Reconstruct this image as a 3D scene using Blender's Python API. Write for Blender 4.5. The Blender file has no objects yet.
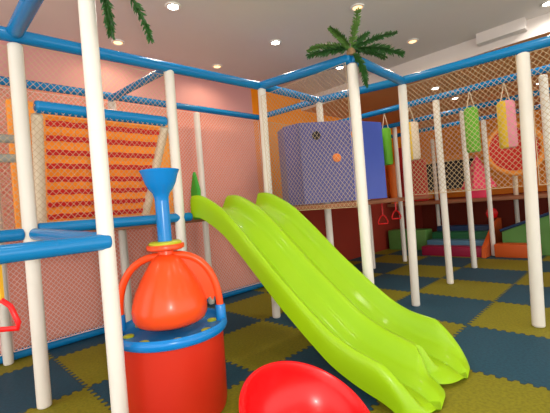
import bpy, bmesh, math, random
from mathutils import Vector, Matrix
random.seed(7)
C = bpy.context.scene.collection
PI = math.pi
sc = bpy.context.scene

# ---------------------------------------------------------------- camera
def cam_basis(yaw, pitch, roll):
    fwd = Vector((math.cos(yaw)*math.cos(pitch), math.sin(yaw)*math.cos(pitch), -math.sin(pitch)))
    right = Vector((math.sin(yaw), -math.cos(yaw), 0))
    up = right.cross(fwd)
    r = right*math.cos(roll) + up*math.sin(roll)
    u = -right*math.sin(roll) + up*math.cos(roll)
    return fwd, r, u
fw, rr, uu = cam_basis(0.78506, 0.00199, -0.08079)
cd = bpy.data.cameras.new('camera'); cam = bpy.data.objects.new('camera', cd); C.objects.link(cam)
M = Matrix((rr, uu, -fw)).transposed().to_4x4(); M.translation = Vector((-4.953, -1.319, 1.376))
cam.matrix_world = M
cd.sensor_width = 36; cd.lens = 36*364.3/550; cd.clip_start = 0.05
sc.camera = cam

# ---------------------------------------------------------------- world, exposure
w = bpy.data.worlds.new('world'); sc.world = w; w.use_nodes = True
w.node_tree.nodes['Background'].inputs[0].default_value = (1.0, 0.93, 0.86, 1)
w.node_tree.nodes['Background'].inputs[1].default_value = 2.4
sc.view_settings.view_transform = 'Standard'; sc.view_settings.look = 'None'
sc.view_settings.gamma = 1; sc.view_settings.use_curve_mapping = False
sc.view_settings.exposure = 0.12
SPOT_W = 22.0
FLASH_W = 26.0
def lamp(name, kind, loc, power, color, size=0.1, rot=None):
    l = bpy.data.lights.new(name, kind); l.energy = power; l.color = color
    if kind == 'AREA': l.shape = 'DISK'; l.size = size
    else: l.shadow_soft_size = size
    o = bpy.data.objects.new(name, l); C.objects.link(o); o.location = loc
    if rot: o.rotation_euler = rot
    return o
fl = lamp('camera_flash', 'AREA', Vector((-4.953, -1.319, 1.376)) + uu*0.06 + rr*0.06, FLASH_W, (1, .97, .92), 0.05)
fl.rotation_euler = M.to_euler()

# ---------------------------------------------------------------- materials
MATS = {}
def mat(name, col, rough=0.5, bump=0.0, bscale=60, var=0.0, emit=None, spec=0.33, coat=0.0, sss=0.0):
    if name in MATS: return MATS[name]
    m = bpy.data.materials.new(name); m.use_nodes = True; MATS[name] = m
    nt = m.node_tree; b = nt.nodes['Principled BSDF']
    b.inputs['Base Color'].default_value = (*col, 1); b.inputs['Roughness'].default_value = rough
    b.inputs['Specular IOR Level'].default_value = spec
    b.inputs['Coat Weight'].default_value = coat; b.inputs['Coat Roughness'].default_value = 0.12
    tc = nt.nodes.new('ShaderNodeTexCoord')
    nz = nt.nodes.new('ShaderNodeTexNoise'); nz.inputs['Scale'].default_value = bscale; nz.inputs['Detail'].default_value = 3
    nt.links.new(tc.outputs['Object'], nz.inputs['Vector'])
    if var > 0:
        n2 = nt.nodes.new('ShaderNodeTexNoise'); n2.inputs['Scale'].default_value = 3.0; n2.inputs['Detail'].default_value = 4
        nt.links.new(tc.outputs['Object'], n2.inputs['Vector'])
        mx = nt.nodes.new('ShaderNodeMix'); mx.data_type = 'RGBA'
        mx.inputs[6].default_value = (*[c*(1-var) for c in col], 1); mx.inputs[7].default_value = (*[min(1, c*(1+var)) for c in col], 1)
        nt.links.new(n2.outputs[0], mx.inputs[0]); nt.links.new(mx.outputs[2], b.inputs['Base Color'])
    if bump > 0:
        bp = nt.nodes.new('ShaderNodeBump'); bp.inputs['Strength'].default_value = bump; bp.inputs['Distance'].default_value = 0.01
        nt.links.new(nz.outputs[0], bp.inputs['Height']); nt.links.new(bp.outputs[0], b.inputs['Normal'])
    if emit:
        b.inputs['Emission Color'].default_value = (*emit[0], 1); b.inputs['Emission Strength'].default_value = emit[1]
    return m
white = mat('white_foam', (.74, .72, .66), .42, .15, 25, .06)
blue = mat('blue_foam', (.005, .19, .47), .26, .1, 20, .08)
blue_pl = mat('blue_plastic', (.004, .2, .58), .25, coat=.05)
green_pl = mat('lime_plastic', (.31, .57, .003), .42, .04, 12, .03, coat=.1)
dkgreen = mat('green_plastic', (.04, .3, .03), .35)
orange_pl = mat('orange_plastic', (.82, .075, .012), .3, .05, 12, coat=.05)
drum_red = mat('drum_red', (.56, .024, .008), .42, .1, 12)
red_pl = mat('red_plastic', (.8, .006, .008), .28, .03, 10, coat=.05)
yellow_pl = mat('yellow_plastic', (.75, .42, .02), .4)
lime_rim = mat('yellow_green_plastic', (.45, .5, .02), .4)
purple = mat('purple_plastic', (.075, .08, .25), .4, .1, 6, .15)
blue_vio = mat('blue_panel', (.045, .09, .46), .4, .1, 6, .1)
hole = mat('dark_hole', (.01, .01, .02), .8)
net_m = mat('tan_cord', (.55, .42, .26), .7)
net_p = mat('pale_cord', (.85, .62, .58), .7)
strap_red = mat('red_webbing', (.62, .012, .01), .6, .4, 90)
strap_or = mat('orange_webbing', (.95, .27, .01), .6, .4, 90)
panel_or = mat('orange_vinyl', (.85, .3, .03), .5, .1, 8, .1)
cream = mat('cream_foam', (.75, .66, .5), .5, .2, 30)
bag_green = mat('bag_green', (.12, .42, .02), .5, .1, 20)
bag_yellow = mat('bag_yellow', (.75, .5, .02), .5)
bag_pink = mat('bag_pink', (.72, .25, .33), .5)
bag_cream = mat('bag_cream', (.7, .6, .48), .5)
bag_orange = mat('bag_orange', (.7, .18, .03), .5)
bag_red = mat('bag_red', (.5, .02, .02), .5)
rope = mat('pale_rope', (.7, .6, .45), .7)
crimson = mat('crimson_vinyl', (.3, .01, .05), .5)
slate = mat('slate_vinyl', (.08, .2, .32), .5)
forest = mat('forest_vinyl', (.01, .11, .04), .5)
navy = mat('navy_vinyl', (.01, .035, .1), .5)
moss = mat('moss_vinyl', (.1, .26, .06), .5, .1, 8, .2)
orv = mat('orange_red_vinyl', (.6, .1, .015), .5)
pinkv = mat('pink_vinyl', (.85, .05, .14), .5)
palm_m = mat('palm_leaf', (.022, .095, .016), .5, var=.3)
palm_l = mat('palm_leaf_light', (.1, .22, .04), .5, var=.3)
trunk_m = mat('palm_trunk', (.25, .16, .08), .7)
wood = mat('deck_wood', (.3, .12, .06), .6)
chrome = mat('chrome', (.7, .7, .7), .2)
lens_w = mat('warm_lamp_glass', (1, .9, .7), .3, emit=((1, .5, .2), 2.6))
lens_c = mat('cool_lamp_glass', (1, 1, 1), .3, emit=((1, .97, .92), 30))
trim_white = mat('lamp_trim', (.75, .72, .66), .4)

ceil_m = mat('ceiling_paint', (.68, .63, .6), .8, .1, 6, .03)
ceil_o = mat('lower_ceiling_orange', (.62, .28, .1), .7, .1, 6, .06)  # even orange brown tone over the lowered ceiling
fascia = mat('fascia_paint', (.72, .66, .62), .7)

def split_wall(name, stops, axis):
    """colour in zones: stops = [(z from which colour applies, colour)]"""
    m = bpy.data.materials.new(name); m.use_nodes = True; nt = m.node_tree; b = nt.nodes['Principled BSDF']
    b.inputs['Roughness'].default_value = .6; b.inputs['Specular IOR Level'].default_value = .2
    g = nt.nodes.new('ShaderNodeNewGeometry'); s = nt.nodes.new('ShaderNodeSeparateXYZ'); nt.links.new(g.outputs['Position'], s.inputs[0])
    prev = None
    for z, col in stops:
        if prev is None:
            rgb = nt.nodes.new('ShaderNodeRGB'); rgb.outputs[0].default_value = (*col, 1); prev = rgb.outputs[0]; continue
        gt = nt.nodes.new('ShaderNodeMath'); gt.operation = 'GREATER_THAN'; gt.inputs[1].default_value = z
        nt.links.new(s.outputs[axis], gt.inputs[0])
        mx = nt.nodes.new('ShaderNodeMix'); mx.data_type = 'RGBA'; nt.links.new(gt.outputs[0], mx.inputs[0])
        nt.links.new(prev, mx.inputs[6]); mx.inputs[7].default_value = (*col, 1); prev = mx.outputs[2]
    nz = nt.nodes.new('ShaderNodeTexNoise'); nz.inputs['Scale'].default_value = 2.5
    mm = nt.nodes.new('ShaderNodeMix'); mm.data_type = 'RGBA'; mm.blend_type = 'MULTIPLY'; mm.inputs[0].default_value = .25
    cr = nt.nodes.new('ShaderNodeValToRGB'); cr.color_ramp.elements[0].color = (.7, .7, .7, 1); cr.color_ramp.elements[1].color = (1, 1, 1, 1)
    nt.links.new(g.outputs['Position'], nz.inputs['Vector']); nt.links.new(nz.outputs[0], cr.inputs[0])
    nt.links.new(prev, mm.inputs[6]); nt.links.new(cr.outputs[0], mm.inputs[7])
    nt.links.new(mm.outputs[2], b.inputs['Base Color'])
    return m
pink_wall = split_wall('salmon_wall_paint_and_light', [(0, (.88, .34, .25)), (2.98, (.66, .33, .32))], 2)  # mauve top band: same salmon wall, its different lighting painted into the colour
orange_wall = split_wall('orange_wall_paint_and_shade', [(0, (.3, .035, .02)), (1.36, (.95, .29, .006))], 2)  # maroon lower zone: orange wall with the platform's shade painted in
far_wall = split_wall('far_wall_colour', [(0, (.22, .03, .015)), (1.2, (.8, .26, .025))], 2)  # dark red brown in the lower zone, orange above

def floor_mat():
    m = bpy.data.materials.new('puzzle_mat_foam'); m.use_nodes = True; nt = m.node_tree; b = nt.nodes['Principled BSDF']
    N = nt.nodes.new; L = nt.links.new
    def mt(op, a, bb=None):
        n = N('ShaderNodeMath'); n.operation = op
        for i, v in enumerate((a, bb)):
            if v is None: continue
            if isinstance(v, (int, float)): n.inputs[i].default_value = v
            else: L(v, n.inputs[i])
        return n.outputs[0]
    g = N('ShaderNodeNewGeometry'); s = N('ShaderNodeSeparateXYZ'); L(g.outputs['Position'], s.inputs[0])
    X, Y = s.outputs[0], s.outputs[1]
    def jag(v):
        f = mt('SINE', mt('MULTIPLY', v, 2*PI*13)); return mt('MULTIPLY', mt('MINIMUM', mt('MAXIMUM', mt('MULTIPLY', f, 2.2), -1), 1), .017)
    u = mt('ADD', X, jag(Y)); v = mt('ADD', Y, jag(X))
    k = mt('ADD', mt('FLOOR', u), mt('FLOOR', v))
    par = mt('MODULO', mt('ADD', k, 100.0), 2.0)
    def edge(c):
        f = mt('FRACT', c); d = mt('MINIMUM', f, mt('SUBTRACT', 1.0, f)); return d
    e = mt('MINIMUM', edge(u), edge(v)); seam = mt('LESS_THAN', e, .006)
    mx = N('ShaderNodeMix'); mx.data_type = 'RGBA'; L(par, mx.inputs[0])
    mx.inputs[6].default_value = FLOOR_A; mx.inputs[7].default_value = FLOOR_B
    nz = N('ShaderNodeTexNoise'); nz.inputs['Scale'].default_value = 45; nz.inputs['Detail'].default_value = 4; L(g.outputs['Position'], nz.inputs['Vector'])
    cr = N('ShaderNodeValToRGB'); cr.color_ramp.elements[0].color = (.62, .62, .62, 1); cr.color_ramp.elements[0].position = .35
    cr.color_ramp.elements[1].color = (1, 1, 1, 1); cr.color_ramp.elements[1].position = .65; L(nz.outputs[0], cr.inputs[0])
    m2 = N('ShaderNodeMix'); m2.data_type = 'RGBA'; m2.blend_type = 'MULTIPLY'; m2.inputs[0].default_value = .7
    L(mx.outputs[2], m2.inputs[6]); L(cr.outputs[0], m2.inputs[7])
    m3 = N('ShaderNodeMix'); m3.data_type = 'RGBA'; L(mt('MULTIPLY', seam, .65), m3.inputs[0]); L(m2.outputs[2], m3.inputs[6])
    m3.inputs[7].default_value = (.01, .02, .02, 1); L(m3.outputs[2], b.inputs['Base Color'])
    b.inputs['Roughness'].default_value = .75
    bp = N('ShaderNodeBump'); bp.inputs['Strength'].default_value = .3; bp.inputs['Distance'].default_value = .006
    L(mt('SUBTRACT', nz.outputs[0], mt('MULTIPLY', seam, 1.0)), bp.inputs['Height']); L(bp.outputs[0], b.inputs['Normal'])
    return m
FLOOR_B = (.009, .08, .135, 1)   # blue mats
FLOOR_A = (.26, .24, .002, 1)    # olive yellow mats

# ---------------------------------------------------------------- helpers
def thing(name, label, cat, loc=(0, 0, 0), group=None):
    o = bpy.data.objects.new(name, None); C.objects.link(o); o.location = loc; o.empty_display_size = .1
    o['label'] = label; o['category'] = cat
    if group: o['group'] = group
    return o
def obj(name, bm, m, parent=None, smooth=True, label=None):
    me = bpy.data.meshes.new(name); bmesh.ops.recalc_face_normals(bm, faces=bm.faces[:]); bm.to_mesh(me); bm.free()
    if smooth:
        for p in me.polygons: p.use_smooth = True
        me.set_sharp_from_angle(angle=math.radians(42))
    me.materials.append(m)
    o = bpy.data.objects.new(name, me); C.objects.link(o)
    if parent:
        o.parent = parent
        root = parent
        off = Vector()
        while root: off += root.location; root = root.parent
        o.location = -off if parent.parent is None or True else (0, 0, 0)
    if label: o['label'] = label
    return o
def tag(o, label, cat, group=None, kind=None):
    o['label'] = label; o['category'] = cat
    if group: o['group'] = group
    if kind: o['kind'] = kind
    return o
def struct(name, bm, m, smooth=False, label=None):
    o = obj(name, bm, m, None, smooth); o['kind'] = 'structure'
    if label: o['label'] = label
    return o
def recentre(o, p):
    """put a one-mesh thing's origin at p"""
    p = Vector(p); o.data.transform(Matrix.Translation(-p)); o.location = p
    return o
def add_box(bm, x0, x1, y0, y1, z0, z1, bev=0.0, rot=None):
    vs = [bm.verts.new((x, y, z)) for x in (x0, x1) for y in (y0, y1) for z in (z0, z1)]
    F = [(0, 1, 3, 2), (4, 6, 7, 5), (0, 4, 5, 1), (2, 3, 7, 6), (0, 2, 6, 4), (1, 5, 7, 3)]
    fs = [bm.faces.new([vs[i] for i in f]) for f in F]
    if rot:
        c = Vector(((x0+x1)/2, (y0+y1)/2, (z0+z1)/2)); bmesh.ops.rotate(bm, verts=vs, cent=c, matrix=rot)
    if bev:
        es = {e for f in fs for e in f.edges}
        bmesh.ops.bevel(bm, geom=list(es), offset=bev, segments=2, affect='EDGES', profile=.5)
def box(*a, **k):
    bm = bmesh.new(); add_box(bm, *a, **k); return bm
def add_tube(bm, pts, r, seg=16, cap=True, rad=None, round_end=False):
    pts = [Vector(p) for p in pts]; n = len(pts); rings = []
    t0 = (pts[1]-pts[0]).normalized(); ref = Vector((0, 0, 1)) if abs(t0.z) < .9 else Vector((1, 0, 0))
    nx = t0.cross(ref).normalized()
    for i, p in enumerate(pts):
        t = (pts[min(i+1, n-1)]-pts[max(i-1, 0)]).normalized()
        nx = (nx - t*nx.dot(t)).normalized(); ny = t.cross(nx)
        q = rad[i] if rad else r
        rings.append([bm.verts.new(p + nx*math.cos(2*PI*k/seg)*q + ny*math.sin(2*PI*k/seg)*q) for k in range(seg)])
    for a, b in zip(rings, rings[1:]):
        for k in range(seg): bm.faces.new((a[k], a[(k+1) % seg], b[(k+1) % seg], b[k]))
    if cap:
        bm.faces.new(rings[0]); bm.faces.new(list(reversed(rings[-1])))
def tube(pts, r, seg=16, **k):
    bm = bmesh.new(); add_tube(bm, pts, r, seg, **k); return bm
def foam(a, b, r, seg=20):
    """foam sleeve with rounded ends and two faint seams"""
    a = Vector(a); b = Vector(b); d = (b-a); L = d.length; d.normalize()
    P = []; R = []
    e = r*.35
    for s, q in ((0, .72), (e*.35, .92), (e, 1), (e*1.6, 1)): P.append(a+d*s); R.append(r*q)
    for f in (.34, .67):
        for s, q in ((-.012, 1), (-.006, 1), (0, .965), (.006, 1), (.012, 1)): P.append(a+d*(L*f+s)); R.append(r*q)
    for s, q in ((e*1.6, 1), (e, 1), (e*.35, .92), (0, .72)): P.append(a+d*(L-s)); R.append(r*q)
    return tube(P, r, seg, rad=R)
def lathe(prof, c=(0, 0, 0), seg=48, close=False):
    bm = bmesh.new(); rings = []
    for r, z in prof:
        if r < 1e-5: rings.append([bm.verts.new((c[0], c[1], c[2]+z))])
        else: rings.append([bm.verts.new((c[0]+r*math.cos(2*PI*k/seg), c[1]+r*math.sin(2*PI*k/seg), c[2]+z)) for k in range(seg)])
    for a, b in zip(rings, rings[1:]):
        if len(a) == 1 and len(b) == 1: continue
        for k in range(seg):
            if len(a) == 1: bm.faces.new((a[0], b[(k+1) % seg], b[k]))
            elif len(b) == 1: bm.faces.new((a[k], a[(k+1) % seg], b[0]))
            else: bm.faces.new((a[k], a[(k+1) % seg], b[(k+1) % seg], b[k]))
    return bm
def torus_prof(R, r, z, n=14, sq=1.0):
    return [(R + r*math.cos(2*PI*k/n), z + r*sq*math.sin(2*PI*k/n)) for k in range(n+1)]
def prism(poly, off):
    """closed polygon (3D points) extruded by vector off"""
    bm = bmesh.new(); off = Vector(off)
    a = [bm.verts.new(p) for p in poly]; b = [bm.verts.new(Vector(p)+off) for p in poly]
    bm.faces.new(a); bm.faces.new(list(reversed(b)))
    for i in range(len(a)): bm.faces.new((a[i], a[(i+1) % len(a)], b[(i+1) % len(a)], b[i]))
    return bm
def net(name, label, p0, p1, z0, z1, pitch=.07, r=.0022, m=None, group='safety nets strung between the posts', cut=None):
    """diamond net in the vertical plane p0-p1"""
    p0 = Vector((p0[0], p0[1], 0)); p1 = Vector((p1[0], p1[1], 0)); d = (p1-p0); W = d.length; d.normalize()
    H = z1-z0; bm = bmesh.new(); k = 1.12
    nrm = Vector((-d.y, d.x, 0))
    for s in (1, -1):
        n0 = -int(H/k/pitch)-2; n1 = int(W/pitch)+2
        if s == -1: n0, n1 = 0, int((W+H/k)/pitch)+2
        for i in range(n0, n1):
            c = i*pitch
            # u = c + s * t/k , t = height
            ts = []
            t_a, t_b = 0.0, H
            # clip u in [0,W]
            ta = (0-c)*k*s; tb = (W-c)*k*s
            lo, hi = min(ta, tb), max(ta, tb)
            a_, b_ = max(t_a, lo), min(t_b, hi)
            if b_-a_ < .01: continue
            A = p0 + d*(c+s*a_/k) + Vector((0, 0, z0+a_)); B = p0 + d*(c+s*b_/k) + Vector((0, 0, z0+b_))
            mid = (A+B)/2 + nrm*random.uniform(-.004, .004)
            add_tube(bm, [A, mid, B], r, 4, cap=False)
    # border cord
    q = [p0+Vector((0, 0, z0)), p1+Vector((0, 0, z0)), p1+Vector((0, 0, z1)), p0+Vector((0, 0, z1))]
    for i in range(4): add_tube(bm, [q[i], q[(i+1) % 4]], r*1.6, 5)
    o = obj(name, bm, m or net_m, None, smooth=False); recentre(o, (p0+p1)/2+Vector((0, 0, z0)))
    return tag(o, label, 'net', group)

# ---------------------------------------------------------------- setting
HC = 3.5; HB = 3.27; XF = .82
struct('floor', box(-8, 6.2, -6, 3.45, -.05, 0), floor_mat(), label='interlocking foam mats in blue and olive yellow squares')
struct('wall_left', box(-8.1, -.55, 3.45, 3.55, -.05, HC+.1), pink_wall)
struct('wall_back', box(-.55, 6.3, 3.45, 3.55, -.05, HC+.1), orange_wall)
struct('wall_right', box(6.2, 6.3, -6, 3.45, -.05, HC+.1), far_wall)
struct('ceiling', box(-8, XF, -6, 3.45, HC, HC+.1), ceil_m)
bm = box(XF, 6.2, -6, 3.45, HB, HC+.1); struct('ceiling_lowered', bm, ceil_o)
struct('trim_1', box(XF-.02, XF, -6, 3.45, HB-.005, HC), fascia)
struct('trim_2', box(XF-.16, XF-.02, -.42, .14, HB+.09, HC), ceil_m)
# dark opening high in the right wall, with an orange lintel
struct('window_1', box(6.12, 6.2, 1.75, 3.2, 1.45, 2.25), hole)
struct('trim_3', box(6.08, 6.2, 1.2, 3.3, 2.27, 2.42), panel_or)

# ---------------------------------------------------------------- ceiling lights
def downlight(x, y, z, warm, label, power=1.0):
    t = thing('recessed_ceiling_light', label, 'ceiling light', (x, y, z), 'recessed ceiling lights')
    obj('trim_ring', lathe([(.05, -.004), (.055, -.014), (.075, -.012), (.08, 0), (.05, 0), (.05, -.004)], (x, y, z), 28), trim_white, t)
    obj('lamp_glass', lathe([(0, -.012), (.03, -.011), (.049, -.005), (.049, -.001), (0, -.001)], (x, y, z), 24), lens_w if warm else lens_c, t)
    l = lamp('lamp_bulb', 'SPOT', (0, 0, -.03), SPOT_W*power, (1, .76, .5) if warm else (1, .93, .84), .05)
    l.data.spot_size = math.radians(174); l.data.spot_blend = .6
    l.parent = t
LG = [(-1.47, 1.91, 0, 'bright white ceiling light above the slide, right of the small warm one'),
      (-1.63, 2.97, 1, 'small warm ceiling light just over the long blue tube near the pink wall'),
      (-3.06, 3.02, 1, 'warm ceiling light right of the near white pole, just above the blue tube'),
      (-2.93, 1.94, 0, 'white ceiling light at the top edge, left of centre'),
      (-1.32, .77, 1, 'warm ceiling light at the top edge directly above the palm fronds'),
      (.1, .78, 1, 'warm ceiling light right of the palm, in front of the white step'),
      (.02, 1.94, 0, 'small white ceiling light seen below the blue tube left of the palm post'),
      (.49, -.69, 0, 'white ceiling light at the upper right corner')]
for x, y, wm, lb in LG: downlight(x, y, HC, wm, lb)
for x, y in ((-4.3, .8), (-4.3, -.8), (-2.9, -.7), (-1.4, -.7), (-5.8, 1.6), (-5.8, -2.2), (-3, -3.2), (-.5, -3)):  # unseen bulbs without fixtures, added overhead to light the near things
    o = lamp('unseen_ceiling_bulb', 'SPOT', (x, y, HC-.03), SPOT_W, (1, .88, .72), .05); o.data.spot_size = math.radians(174); o.data.spot_blend = .6
for x, y, lb in ((1.89, 1.18, 'leftmost of the warm lights in the lowered orange ceiling'), (3.02, 1.22, 'light in the lowered ceiling right of its neighbour and lower in view'),
                 (3.52, -.12, 'lowered ceiling light right of the yellow and pink bag')):
    downlight(x, y, HB, 0, lb, .45)

# ---------------------------------------------------------------- poles
def pole(x, y, z1, label, r=.05, z0=0.0, m=None, top=None, name='padded_post'):
    tx, ty = top if top else (x, y)
    o = obj(name, foam((x, y, z0), (tx, ty, z1), r), m or white); recentre(o, (x, y, z0))
    return tag(o, label, 'post', 'white padded posts of the play frame')
pole(-4.15, .903, 2.82, 'nearest white foam padded post, running from floor past the top edge left of the barrel', .047)
pole(-4.32, 1.94, 2.75, 'white padded post second from the left, carrying the crossing blue tubes')
pole(-3.06, 1.94, 2.82, 'white padded post right behind the blue funnel of the spinner', top=(-3.04, 1.94))
pole(-1.84, 1.92, 2.83, 'white padded post at the top of the slide where two blue tubes meet', top=(-1.80, 1.90))
pole(-1.79, .62, 2.71, 'white padded post standing behind the slide with palm leaves on top', .052, top=(-1.79, .61))
pole(-.6, .71, 2.73, 'white padded post on the blue mat right of the palm post', top=(-.6, .66))
pole(-.72, -.56, 2.67, 'rightmost big white padded post on the yellow mat', .056, top=(-.62, -.59))
pole(-.6, 1.94, 2.85, 'white post rising above the purple playhouse and seen again below it')
pole(-4.34, 3.25, 2.85, 'grey white post against the net at the left edge, behind the red ring', .045)
pole(-3.1, 3.25, 2.85, 'grey white post by the pink wall seen between near pole and barrel', .045)
pole(-1.87, 3.25, 2.85, 'slim white post by the pink wall, left of the slide post', .045)
pole(.69, .75, 2.76, 'far white post left of the large green hanging bag', .048)
pole(2, .8, 2.78, 'far white post at the front corner of the crimson step', .045)
pole(3.39, .84, 2.8, 'far white post at the left end of the low orange block', .045)
pole(1.36, 2.42, 2.8, 'far white post just right of the palm post, beside the red swing rings', .045)
pole(2.26, 2.2, 2.8, 'far white post just left of the post on the blue mat, before the green block', .045)
pole(.67, -.56, 2.72, 'white post cut by the right edge of the picture', .048)
pole(4.75, .66, 1.09, 'small white post standing behind the green ramp under the red dish', .045)
pole(4.6, 2.35, 2.75, 'small white post behind the stepped cushions', .045)

# ---------------------------------------------------------------- tubes
def rod(a, b, label, r=.05, m=None, name='padded_tube'):
    o = obj(name, foam(a, b, r), m or blue); recentre(o, a)
    return tag(o, label, 'tube', 'blue padded tubes of the play frame')
rod((-6.4, 1.94, 2.76), (-1.80, 1.92, 2.87), 'long blue padded tube crossing the upper left over the near net')
rod((-1.80, 1.92, 2.87), (-1.79, .61, 2.77), 'blue padded tube rising from the slide post to the palm post')
rod((-1.79, .61, 2.77), (-.6, .65, 2.77), 'blue padded tube running down from the palm to the post on the right')
rod((-.6, 1.95, 2.88), (-.6, .65, 2.78), 'blue padded tube above the purple playhouse ending under the palm')
rod((-.6, .65, 2.78), (-.63, -2.0, 2.66), 'blue padded tube from mid right to the right edge, nearest on that side')
rod((-1.80, 1.92, 2.87), (-.6, 1.95, 2.88), 'netted blue tube from the slide post to the post above the purple playhouse')
rod((-6.4, 3.25, 2.87), (-.6, 3.25, 2.92), 'dark blue padded tube along the pink wall near its top', .045)
rod((-.6, 3.25, 2.92), (-.6, 1.95, 2.88), 'short blue tube from the wall corner to the playhouse post', .045)
rod((-3.12, 3.25, 2.86), (-3.04, 1.94, 2.84), 'dark tube slanting between wall tube and front tube over the ladder', .04)
rod((-4.32, 1.94, 2.83), (-4.32, -.4, 2.8), 'dark blue tube running out of the picture at the top left corner', .055)
rod((.67, 3.2, 2.8), (.67, -2.0, 2.78), 'second blue tube on the right, carrying the big hanging bags', .045)
rod((2, 3.2, 2.8), (2, -2.0, 2.78), 'third blue tube on the right, behind the hanging bags', .045)
rod((3.37, 3.2, 2.82), (3.37, -2.0, 2.8), 'farthest blue tube on the right', .045)
rod((-6.4, 3.33, .055), (-.6, 3.33, .055), 'blue padded tube on the floor along the pink wall', .05)
rod((-4.27, 1.94, 1.345), (-2.92, 1.94, 1.335), 'blue padded tube under the climbing straps, from left post to slide', .045)
rod((-4.30, 1.90, 1.31), (-4.17, .96, 1.26), 'short dark blue tube linking the left post and the nearest post', .045)
rod((-4.135, .885, 1.247), (-4.95, .885, 1.247), 'bright blue thick tube nearest the camera at the left edge', .047)
rod((-5.6, 1.94, 1.31), (-4.36, 1.94, 1.315), 'blue tube ending at the left side of the left post', .045)
rod((-4.22, 1.97, 2.30), (-3.10, 1.97, 2.30), 'blue padded tube holding the top of the red and orange climbing straps', .05)
rod((-5.4, 2.3, 2.08), (-4.28, 2.3, 2.1), 'upper of two short grey tubes at the left edge', .035, mat('grey_foam', (.3, .32, .3), .5))
rod((-5.4, 2.3, 1.92), (-4.26, 2.3, 1.94), 'lower of two short grey tubes at the left edge', .035, MATS['grey_foam'])

# ---------------------------------------------------------------- nets
net('safety_net', 'coarse tan diamond net between near left posts over the climbing straps', (-4.27, 1.94), (-3.09, 1.94), 1.39, 2.76, .048, .0016)
net('safety_net', 'tan diamond net at the left edge beside the left post', (-5.4, 1.94), (-4.37, 1.94), 1.36, 2.72, .048, .0016)
net('safety_net', 'diamond net over pink wall, leftmost bay below the wall tube', (-5.5, 3.25), (-4.39, 3.25), .11, 2.82, .05, .003, net_p)
net('safety_net', 'fine net over pink wall between grey post at left edge and post by the barrel', (-4.29, 3.25), (-3.15, 3.25), .11, 2.82, .05, .003, net_p)
net('safety_net', 'fine net over pink wall behind the barrel, up to the slim post', (-3.05, 3.25), (-1.92, 3.25), .11, 2.84, .05, .003, net_p)
net('safety_net', 'fine net over pink wall behind the top of the slide', (-1.82, 3.25), (-.62, 3.25), .11, 2.86, .05, .003, net_p)
net('safety_net', 'pale net in front of the purple playhouse between slide post and palm post', (-1.86, 1.86), (-1.86, .64), 1.3, 2.72, .05, .0015)
net('safety_net', 'pale net in front of the hanging bags, between mid right posts', (-.6, .65), (-.62, -.53), 1.37, 2.7, .054, .0023)
net('safety_net', 'pale net at the right edge beyond the big right post', (-.62, -.64), (-.62, -1.9), 1.37, 2.66, .054, .0023)
net('safety_net', 'net before the orange wall at the room corner', (-.55, 3.2), (1.9, 3.2), 1.3, 2.85, .07, .003)

# ---------------------------------------------------------------- climbing strap wall
t = thing('climbing_strap_wall', 'sloping climbing wall of red and orange webbing hung from a blue tube', 'climbing net', (-3.6, 2.3, 1.35))
def LP(u, v, off=0):   # u 0..1 left-right, v 0..1 top-bottom on the sloping plane
    top = Vector((-4.2+1.1*u, 2.0, 2.25)); bot = Vector((-4.12+.98*u, 2.5, 1.39))
    n = Vector((0, -.82, -.57)) * -1
    return top.lerp(bot, v) - Vector((0, .82, .57))*off
for u, pl in ((0.0, 'side_post'), (1.0, 'side_post')):
    obj(pl, foam(LP(u, 0), LP(u, 1), .042), cream, t)
def strap(a0, a1, w, off, horiz):
    bm = bmesh.new(); n = 24; rows = []
    for i in range(n+1):
        s = i/n; wv = .008*math.sin(PI*s*12)*(1 if off > 0 else -1)
        if horiz: c0, c1 = LP(a0[0]+(a1[0]-a0[0])*s, a0[1]-w, off+wv), LP(a0[0]+(a1[0]-a0[0])*s, a0[1]+w, off+wv)
        else: c0, c1 = LP(a0[0]-w, a0[1]+(a1[1]-a0[1])*s, off+wv), LP(a0[0]+w, a0[1]+(a1[1]-a0[1])*s, off+wv)
        rows.append([bm.verts.new(c0), bm.verts.new(c1), bm.verts.new(c1+Vector((0, .006, .004))), bm.verts.new(c0+Vector((0, .006, .004)))])
    for a, b in zip(rows, rows[1:]):
        for k in range(4): bm.faces.new((a[k], a[(k+1) % 4], b[(k+1) % 4], b[k]))
    bm.faces.new(rows[0]); bm.faces.new(rows[-1][::-1])
    return bm
for i in range(8): obj('red_strap', strap((.05, .06+i*.125), (.95, .06+i*.125), .024, .016, True), strap_red, t, False)
for i in range(9): obj('orange_strap', strap((.1+i*.1, .01), (.1+i*.1, .99), .044, 0, False), strap_or, t, False)
o = obj('climbing_board', box(-4.25, -2.46, 2.86, 2.92, 1.312, 2.6, bev=.015), panel_or); recentre(o, (-3.7, 2.89, 1.36))
tag(o, 'flat orange padded board standing behind the climbing straps', 'board')
o = obj('platform_deck', box(-4.3, -1.9, 2.0, 3.18, 1.27, 1.31, bev=.008), wood); recentre(o, (-3.1, 2.6, 1.27))
tag(o, 'brown platform deck level with the top of the slide', 'platform')

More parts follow.
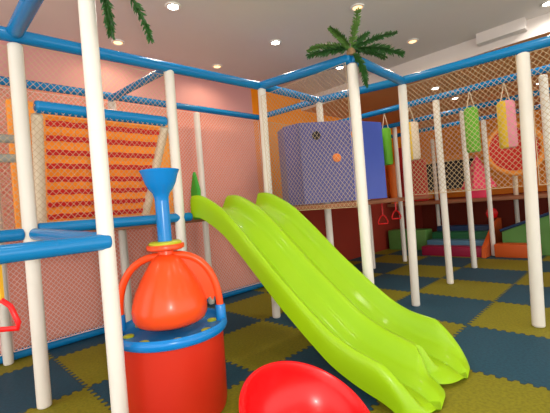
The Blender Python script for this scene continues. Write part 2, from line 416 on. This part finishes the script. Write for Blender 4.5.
# ---------------------------------------------------------------- slide
SL = thing('double_slide', 'lime green two lane wavy plastic slide coming down onto the mats', 'slide', (-2.39, .2, 0))
XL, XR = -2.91, -1.90
prof = [(1.95, 1.36), (1.8, 1.35), (1.62, 1.28), (1.42, 1.17), (1.22, 1.01), (1.0, .815), (.8, .635), (.6, .475), (.45, .36), (.3, .255), (.15, .185), (0, .14), (-.12, .11), (-.2, .08), (-.26, .045), (-.3, .012)]
def smooth_prof(n):
    out = []
    for i in range(n+1):
        s = i/n*(len(prof)-1); k = min(int(s), len(prof)-2); f = s-k
        p = [prof[max(0, min(len(prof)-1, k+j))] for j in (-1, 0, 1, 2)]
        def cr(a): return .5*((2*p[1][a]) + (-p[0][a]+p[2][a])*f + (2*p[0][a]-5*p[1][a]+4*p[2][a]-p[3][a])*f*f + (-p[0][a]+3*p[1][a]-3*p[2][a]+p[3][a])*f**3)
        out.append((cr(0), cr(1)))
    return out
half = [(-.5, -.03, 0), (-.5, .06, 1), (-.497, .115, 1), (-.488, .15, 1), (-.47, .168, 1), (-.45, .165, 1), (-.432, .14, 1), (-.415, .09, 1), (-.395, .04, 1), (-.365, .01, 1), (-.31, 0, 0),
        (-.25, -.004, 0), (-.19, 0, 0), (-.13, .006, 1), (-.095, .03, 1), (-.07, .075, 1), (-.045, .125, 1), (-.02, .15, 1), (0, .155, 1)]
full = half + [(-a, b, c) for a, b, c in reversed(half[:-1])]
bm = bmesh.new(); rows = []; PP = smooth_prof(75); n = len(PP)
W = XR-XL; xc = (XL+XR)/2
for i, (y, z) in enumerate(PP):
    s = i/(n-1); row = []
    # rail fades at the very end; right rail carries further and flares
    for (a, b, c) in full:
        rf = 1.0
        if y < .1:
            q = max(0, min(1, (y+.3)/.22)); rf = q**.6
            if abs(a) < .12: rf = max(0, min(1, (y+.21)/.07))**.7 if y < -.14 else 1.0
        hgt = b*rf if b > 0 else b
        # a little taller right rail low down
        if a > .3 and b > 0: hgt *= 1.0+.16*max(0, min(1, (.15-y)/.25))
        lane = -.25 if a < 0 else .25
        bul = math.sqrt(max(0, 1-((a-lane)/.252)**2))
        endf = max(0, min(1, (.15-y)/.45))
        yy = y - endf*(.14*bul) + endf*.08
        flare = 1 - .02*endf**2*(1 if abs(a) > .3 else 0)
        zz = z + hgt + (.02 if b >= 0 else 0)
        if b < 0: zz = z - .035
        zz = max(zz, .004)
        slope_y = 0
        row.append(bm.verts.new((xc + a*W*flare, yy, zz)))
    # underside
    for a in (.47, .25, 0, -.25, -.47):
        row.append(bm.verts.new((xc + a*W*.93, y + .11*max(0, min(1, (.15-y)/.45)), max(.002, z - .03))))
    rows.append(row)
for a, b in zip(rows, rows[1:]):
    m_ = len(a)
    for k in range(m_): bm.faces.new((a[k], a[(k+1) % m_], b[(k+1) % m_], b[k]))
bm.faces.new(rows[0]); bm.faces.new(rows[-1][::-1])
o = obj('slide_body', bm, green_pl, SL)
for p in o.data.polygons: p.use_smooth = True
# entry guard fin
fin = [(-2.865, 2.0, 1.3), (-2.865, 1.88, 1.3), (-2.865, 1.86, 1.6), (-2.865, 1.93, 1.80), (-2.865, 2.0, 1.6)]
b_ = prism(fin, (.04, 0, 0)); bmesh.ops.bevel(b_, geom=b_.edges[:], offset=.008, segments=2, affect='EDGES'); obj('entry_guard', b_, dkgreen, SL, label='dark green pointed guard')
fin = [(-1.87, 1.98, 1.3), (-1.87, 1.84, 1.3), (-1.87, 1.82, 1.42), (-1.87, 1.9, 1.52), (-1.87, 1.98, 1.42)]

# ---------------------------------------------------------------- spinner barrel
BX, BY = -3.70, 1.05
T = thing('spinning_barrel_ride', 'orange cone topped red barrel spinner with blue rim and blue funnel', 'play equipment', (BX, BY, 0))
c = (BX, BY, 0)
obj('drum', lathe([(0, .004), (.31, .004), (.335, .02), (.345, .06), (.35, .3), (.352, .56), (.33, .57), (0, .57)], c, 64), drum_red, T)
rp = [(.33, .555), (.365, .55), (.38, .56), (.386, .583), (.382, .606), (.368, .618), (.352, .614), (.342, .596), (.32, .578), (.18, .572), (.0, .572)]
ring = obj('seat_ring', lathe(rp, c, 72), blue_pl, T)
for k in range(8):
    a = k*PI/4+math.atan2(-2.37, -1.25)+.1
    obj('seat_pad', lathe([(0, .588), (.03, .587), (.036, .583), (.036, .572)], (BX+.285*math.cos(a), BY+.285*math.sin(a), 0), 20), lime_rim, ring)
obj('cone_body', lathe([(.0, .62), (.2, .625), (.235, .645), (.252, .68), (.256, .73), (.25, .77), (.225, .85), (.175, .95), (.12, 1.04), (.078, 1.09), (.056, 1.1), (.052, 1.14), (0, 1.14)], c, 64), orange_pl, T)
obj('collar', lathe([(.0, 1.125), (.055, 1.125), (.11, 1.13), (.128, 1.14), (.13, 1.16), (.125, 1.17), (.0, 1.17)], c, 48), orange_pl, T)
obj('collar_cap', lathe([(0, 1.17), (.112, 1.17), (.112, 1.183), (.1, 1.191), (0, 1.191)], c, 48), lime_rim, T, label='yellow green disc')
obj('centre_pole', lathe([(0, 1.18), (.048, 1.18), (.048, 1.52), (0, 1.52)], c, 32), blue_pl, T)
obj('funnel', lathe([(.046, 1.45), (.05, 1.5), (.06, 1.53), (.085, 1.56), (.105, 1.60), (.12, 1.65), (.132, 1.68), (.135, 1.69), (.125, 1.692), (.11, 1.67), (.0, 1.66)], c, 48), blue_pl, T)
ca = math.atan2(-.707, .707)   # camera-right azimuth
for k, da in enumerate((0.0, PI)):
    a = ca + da + .12; pts = []
    for i in range(19):
        s = i/18; th = s*PI/2
        rad_ = .05 + .295*math.sin(th)**.9; z = .64 + .45*math.cos(th)**.75
        pts.append((BX+rad_*math.cos(a), BY+rad_*math.sin(a), z if i < 18 else .63))
    arm = obj('arm', tube(pts, .026, 14), orange_pl, T)
    obj('arm_socket', lathe([(0, .6), (.036, .6), (.036, .70), (.03, .71), (0, .71)], (pts[-1][0], pts[-1][1], 0), 20), blue_pl, arm, label='blue socket')
    # web between cone and arm
    if k == 0:
        bm = bmesh.new(); A = []
        nv = Vector((-math.sin(a), math.cos(a), 0))*.008
        for i in range(16):
            p = Vector(pts[i+1]); rq = math.hypot(p.x-BX, p.y-BY)
            A.append((p, Vector((BX+math.cos(a)*rq, BY+math.sin(a)*rq, min(p.z-.01, .76+.018*math.cos(i*2.2))))))
        vs = [[bm.verts.new(p+nv), bm.verts.new(q+nv), bm.verts.new(q-nv), bm.verts.new(p-nv)] for p, q in A]
        for r0, r1 in zip(vs, vs[1:]):
            for j in range(4): bm.faces.new((r0[j], r0[(j+1) % 4], r1[(j+1) % 4], r1[j]))
        bm.faces.new(vs[0]); bm.faces.new(vs[-1][::-1])
        obj('web_panel', bm, orange_pl, T)

# ---------------------------------------------------------------- red bowl
o = obj('spinning_bowl', lathe([(0, .02), (.10, .025), (.2, .06), (.29, .14), (.325, .22), (.335, .25), (.348, .268), (.362, .268), (.372, .255), (.368, .24), (.35, .238), (.338, .215), (.30, .12), (.21, .04), (.10, .0), (0, 0)], (0, 0, 0), 80), red_pl)
bn = Vector((math.sin(.07), math.sin(-.54), 1)).normalized()
o.rotation_euler = bn.to_track_quat('Z', 'Y').to_euler(); o.location = Vector((-3.59, -.09, .31)) - bn*.26
tag(o, 'shiny red plastic bowl seat with rolled rim in front of the slide', 'bowl')

# ---------------------------------------------------------------- purple playhouse
PH = thing('playhouse_pod', 'purple and blue faceted plastic playhouse pod behind the net', 'playhouse', (-.5, 2.1, 1.34))
fp = [(-1.08, 2.25), (-1.06, 1.98), (-.50, 1.52), (.13, 1.36), (.5, 1.7), (.35, 2.6), (-.3, 2.95), (-.9, 2.55)]
for i in range(len(fp)):
    a = Vector((*fp[i], 0)); b = Vector((*fp[(i+1) % len(fp)], 0)); d = (b-a).normalized(); nrm = Vector((-d.y, d.x, 0))*.035
    zt = 2.5 if i not in (3, 4) else 2.46; zb = 1.36
    P_ = []
    for k in range(13): # gently wavy side edges
        s = k/12; P_.append(a + d*.004 + d*.012*math.sin(s*PI*4)*(1 if i == 0 else 0) + Vector((0, 0, zb+(zt-zb)*s)))
    P_.append(b - d*.004 + Vector((0, 0, zt))); P_.append(b - d*.004 + Vector((0, 0, zb)))
    obj('wall_panel', prism(P_, nrm), blue_vio if i in (2, 3) else purple, PH, False, label='bright blue panel' if i == 2 else None)
def disc_on(a, b, s, z, r, m, name, lbl):
    a = Vector((*a, 0)); b = Vector((*b, 0)); d = (b-a); nrm = Vector((d.y, -d.x, 0)).normalized(); p = a+d*s; p.z = z
    bm = lathe([(0, 0), (r, 0), (r, .012), (r*.8, .02), (0, .02)], (0, 0, 0), 24)
    mt = nrm.to_track_quat('Z', 'Y').to_matrix().to_4x4(); mt.translation = p
    bmesh.ops.transform(bm, matrix=mt, verts=bm.verts[:]); obj(name, bm, m, PH, label=lbl)
disc_on(fp[1], fp[2], .33, 2.31, .06, hole, 'round_hole', 'dark round hole')
disc_on(fp[1], fp[2], .70, 1.98, .06, bag_orange, 'round_knob', 'orange round knob')
disc_on(fp[2], fp[3], .1, 2.3, .05, bag_orange, 'round_knob', 'orange round knob')
o = obj('platform_deck', box(-1.15, 2.2, 1.5, 3.15, 1.28, 1.34, bev=.008), wood); recentre(o, (.2, 2.3, 1.28))
tag(o, 'dark deck carrying the purple playhouse', 'platform')

# ---------------------------------------------------------------- palms
def frond(parent, base, az, el, L, droop, wid, m, nleaf=38):
    bm = bmesh.new(); pts = []
    d = Vector((math.cos(az)*math.cos(el), math.sin(az)*math.cos(el), math.sin(el)))
    p = Vector(base); N = 14
    for i in range(N+1):
        pts.append(p.copy()); d = (d + Vector((0, 0, -droop/N))).normalized(); p = p + d*(L/N)
    add_tube(bm, pts, .006, 6, rad=[.009*(1-.7*i/N) for i in range(N+1)])
    side = Vector((-math.sin(az), math.cos(az), 0))
    for i in range(nleaf):
        s = .12 + .88*i/(nleaf-1); k = min(int(s*N), N-1); f = s*N-k; q = pts[k].lerp(pts[k+1], f); td = (pts[k+1]-pts[k]).normalized()
        up = side.cross(td)
        wl = 1.55*wid*(math.sin(PI*min(1, s*.8+.12))**.4)
        for sg in range(5):
            ph = random.uniform(0, 2*PI) if sg > 1 else PI*sg
            dir_ = (side*math.cos(ph) + up*math.sin(ph)*.8 + td*.7 - Vector((0, 0, .25))).normalized()
            tip = q + dir_*wl*random.uniform(.85, 1.1); mid = q.lerp(tip, .5) ; h = td*.009
            a, b, c_, e = bm.verts.new(q-h*.6), bm.verts.new(mid-h+up*.004), bm.verts.new(tip), bm.verts.new(mid+h+up*.004)
            g = bm.verts.new(mid - up*.006)
            bm.faces.new((a, b, g)); bm.faces.new((b, c_, g)); bm.faces.new((c_, e, g)); bm.faces.new((e, a, g)); 
    return obj('frond', bm, m, parent, smooth=False)
R0 = Vector((.707, -.707))
def azel(dx, dy, dz):  # screen-ish right, up, toward camera
    v = Vector((.707, -.707, 0))*dx + Vector((0, 0, 1))*dy + Vector((-.707, -.707, 0))*dz
    return math.atan2(v.y, v.x), math.asin(v.z/v.length)
PT = thing('palm_crown', 'artificial palm leaves fanned out on top of a white post', 'artificial palm', (-1.79, .61, 2.79))
obj('stem', lathe([(0, 0), (.05, 0), (.045, .04), (.03, .07), (0, .08)], (-1.79, .61, 2.79), 16), trunk_m, PT)
for dx, dy, dz, L, dr, wd, mm in ((-1, .12, .2, .44, .45, .05, palm_m), (-.9, .65, -.2, .44, .9, .035, palm_l), (-.35, .9, -.3, .3, .3, .035, palm_m), (.25, 1, 0, .40, .1, .04, palm_l),
                                  (.6, .75, -.4, .34, .3, .04, palm_m), (.9, .5, .1, .46, .5, .035, palm_m), (1, .3, -.5, .45, .6, .04, palm_m), (1, .1, .3, .5, .7, .05, palm_m), (.34, -.35, .35, .42, 2.6, .045, palm_m), (-.6, .8, .3, .3, .5, .035, palm_l)):
    az, el = azel(dx, dy, dz); frond(PT, (-1.79, .61, 2.85), az, el, L, dr, wd, mm)
PT = thing('palm_crown', 'palm leaves hanging into view at the top edge over the nearest post', 'artificial palm', (-4.15, .903, 2.79))
obj('stem', lathe([(0, 0), (.05, 0), (.045, .04), (.03, .07), (0, .08)], (-4.15, .903, 2.79), 16), trunk_m, PT)
for dx, dy, dz, L, dr, wd in ((.7, .05, .1, .40, 4.6, .04), (1, .25, .1, .60, 2.6, .036), (-.6, .6, .2, .4, .8, .045), (-.8, .9, .2, .4, .6, .045), (.2, 1, -.3, .4, .3, .045), (-.3, .9, -.5, .4, .4, .045)):
    az, el = azel(dx, dy, dz); frond(PT, (-4.15, .903, 2.79), az, el, L, dr, wd, palm_m)

# ---------------------------------------------------------------- hanging bags
def bag(x, y, z0, z1, ztop, r, m1, m2, label):
    t = thing('hanging_bag', label, 'hanging bag', (x, y, z0), 'soft bags hanging from the blue tubes')
    def halfcyl(a0, a1):
        bm = bmesh.new(); n = 16; rows = []
        pr = [(0, z0), (r*.85, z0), (r, z0+.03), (r, (z0+z1)/2), (r, z1-.03), (r*.85, z1), (0, z1)]
        for q, z in pr:
            rows.append([bm.verts.new((x+q*math.cos(a0+(a1-a0)*k/n), y+q*math.sin(a0+(a1-a0)*k/n), z)) for k in range(n+1)])
        for a, b in zip(rows, rows[1:]):
            for k in range(n): bm.faces.new((a[k], a[k+1], b[k+1], b[k]))
        bmesh.ops.remove_doubles(bm, verts=bm.verts[:], dist=1e-5); return bm
    a = math.atan2(y+1.319, x+4.953)-PI/2   # split plane faces the camera: left colour, right colour
    if m2: obj('left_half', halfcyl(a+PI/2, a+3*PI/2), m1, t); obj('right_half', halfcyl(a-PI/2, a+PI/2), m2, t)
    else: obj('body', halfcyl(0, 2*PI), m1, t)
    rt = Vector((.707, -.707, 0))
    bm = bmesh.new()
    for s in (-1, 1): add_tube(bm, [Vector((x, y, z1))+rt*s*r*.6, (x, y, ztop)], .006, 6)
    obj('hanger', bm, rope, t)
bag(.67, .28, 1.9, 2.52, 2.76, .092, bag_green, None, 'large green cylinder bag hanging in the middle of the right side')
bag(.67, -.14, 1.89, 2.5, 2.76, .105, bag_yellow, bag_pink, 'half yellow, half pink cylinder bag before the red dish')
bag(.67, 1.58, 1.9, 2.5, 2.76, .082, bag_green, None, 'slim green bag hanging just right of the blue playhouse panel')
bag(.67, 1.15, 1.92, 2.5, 2.76, .11, bag_yellow, bag_cream, 'half yellow, half cream bag hanging beside the post on the blue mat')
o = obj('soft_column', lathe([(0, 1.18), (.11, 1.18), (.12, 1.2), (.12, 2.2), (.1, 2.22), (0, 2.22)], (4.05, 3.2, 0), 24), bag_orange); recentre(o, (4.05, 3.2, 1.18))
tag(o, 'orange soft column seen below the slim green bag', 'padded column')
o = obj('soft_column', lathe([(0, 1.2), (.09, 1.2), (.1, 1.22), (.1, 2.62), (.09, 2.64), (0, 2.64)], (4.4, 3.1, 0), 24), bag_red); recentre(o, (4.4, 3.1, 1.2))
tag(o, 'tall dark red soft column behind the green bag', 'padded column')
o = obj('soft_block', box(4.1, 4.3, 2.42, 2.78, 1.2, 2.25, bev=.02), bag_red); recentre(o, (4.2, 2.6, 1.2)); tag(o, 'red soft block below the yellow and cream bag', 'soft block')

# ---------------------------------------------------------------- far play area
o = obj('upper_platform', box(3.95, 6.15, -2.5, 3.4, 1.1, 1.18, bev=.01), wood); recentre(o, (5, .5, 1.1)); tag(o, 'brown upper platform of the far play area', 'platform')
steps = [(3.1, .2, crimson, 'crimson'), (3.42, .3, slate, 'slate blue'), (3.74, .45, forest, 'dark green'), (4.06, .56, navy, 'navy')]
st = thing('soft_steps', 'padded steps in crimson, slate blue, dark green and navy in the far play area', 'soft steps', (3.1, 1.5, 0))
for x0, h, m_, nm in steps: obj('step', box(x0, x0+.31, .98, 2.2, 0, h, bev=.015), m_, st, label=nm+' padded step')
o = obj('soft_wedge', prism([(3.05, .895, .002), (4.4, .895, .002), (4.4, .895, .7), (3.9, .895, .6), (3.1, .895, .2)], (0, .08, 0)), orv); tag(recentre(o, (3.05, .84, 0)), 'orange padded side wedge closing the right end of the steps', 'soft wedge')
o = obj('soft_block', box(3.2, 3.5, .05, .78, 0, .26, bev=.02), orv); tag(recentre(o, (3.35, .4, 0)), 'low orange red padded block right of the far post', 'soft block')
o = obj('soft_ramp', prism([(3.62, .72, .002), (3.62, -.35, .002), (3.62, -.35, .88), (3.62, .72, .46)], (.9, 0, 0)), moss); tag(recentre(o, (3.62, 0, 0)), 'moss green padded ramp with a dark sloping rim', 'soft ramp')
o = obj('ramp_rail', tube([(3.585, .74, .49), (3.585, -.4, .93)], .03, 12), navy); tag(recentre(o, (3.6, .78, .48)), 'dark rail sloping along the top of the green ramp', 'rail')
o = obj('soft_block', box(3.55, 3.9, -1.1, -.45, 0, .55, bev=.02), moss); tag(recentre(o, (3.7, -.8, 0)), 'green padded block at the right edge under a red one', 'soft block')
o = obj('soft_block', box(3.55, 3.9, -1.1, -.45, .551, .66, bev=.015), orv); tag(recentre(o, (3.7, -.8, .55)), 'thin orange padded slab between green and red blocks at the right edge', 'soft block')
o = obj('soft_block', box(3.55, 3.9, -1.1, -.45, .661, .82, bev=.02), red_pl); tag(recentre(o, (3.7, -.8, .66)), 'red padded block on top at the right edge', 'soft block')
o = obj('soft_block', box(3.78, 4.2, 2.36, 3.35, 0, .5, bev=.03), moss); tag(recentre(o, (4, 2.8, 0)), 'green padded block low behind the two red swing rings', 'soft block')
# red dish
DS = thing('round_dish', 'large red dish with orange rim on the far platform behind the bags', 'play dish', (4.5, .57, 2.2))
def facing(bm, p, nrm):
    mt = Vector(nrm).normalized().to_track_quat('Z', 'Y').to_matrix().to_4x4(); mt.translation = Vector(p)
    bmesh.ops.transform(bm, matrix=mt, verts=bm.verts[:]); return bm
nd = (-1, -.45, .1)
obj('rim', facing(lathe(torus_prof(.54, .06, 0), (0, 0, 0), 56), (4.5, .57, 2.2), nd), panel_or, DS)
obj('dish', facing(lathe([(0, -.18), (.15, -.17), (.35, -.1), (.5, 0), (.5, -.03), (.35, -.13), (.15, -.2), (0, -.21)], (0, 0, 0), 56), (4.5, .57, 2.2), nd), mat('dish_red', (.6, .012, .01), .6), DS)
obj('stand', tube([(4.75, .65, 1.18), (4.65, .62, 1.95)], .05, 14), cream, DS)
# pink pyramid roof
PR = thing('play_hut', 'small play hut with pink pointed roof left of the red dish', 'play hut', (4.3, 1.3, 1.18))
cx, cy = 4.3, 1.28
obj('roof', lathe([(0, 2.18), (.02, 2.16), (.36, 1.45), (.37, 1.40), (.34, 1.40), (0, 2.1)], (cx, cy, 0), 4), pinkv, PR, False)
obj('hut_wall', box(cx-.2, cx+.2, cy-.2, cy+.2, 1.18, 1.42, bev=.01), pinkv, PR)
o = obj('wall_flower', facing(lathe([(0, .03), (.05, .03), (.13, .0), (0, 0)], (0, 0, 0), 8), (4.5, 1.1, .8), (-1, -.5, 0)), red_pl); tag(recentre(o, (4.5, 1.1, .8)), 'small red flower shaped decoration in the dark under the far platform', 'decoration')

# ---------------------------------------------------------------- swing rings
def swing(x, y, zt, zr, label, s=1.0, col=red_pl, strap_m=red_pl):
    t = thing('swing_ring', label, 'hanging ring', (x, y, zr), 'red triangular hanging rings')
    rt = Vector((.707, -.707, 0)); c = Vector((x, y, zr))
    P_ = [c+Vector((0, 0, .16*s)), c+rt*.05*s+Vector((0, 0, .12*s)), c+rt*.085*s+Vector((0, 0, .03*s)), c+rt*.08*s, c-rt*.08*s, c-rt*.085*s+Vector((0, 0, .03*s)), c-rt*.05*s+Vector((0, 0, .12*s)), c+Vector((0, 0, .16*s))]
    obj('ring', tube(P_, .014*s, 10), col, t)
    bm = box(x-.012*s, x+.012*s, y-.012*s, y+.012*s, zr+.155*s, zt, rot=Matrix.Rotation(PI/4, 3, 'Z'))
    obj('strap', bm, strap_m, t, False)
swing(-4.67, .87, 1.2, .89, 'red triangular ring on a yellow strap at the left edge', .9, red_pl, yellow_pl)
swing(1.5, 2.21, 1.278, .86, 'left and lower of two far red rings right of the palm post', 1.1)
swing(1.5, 1.93, 1.278, .95, 'right and higher of two far red rings right of the palm post', 1.0)
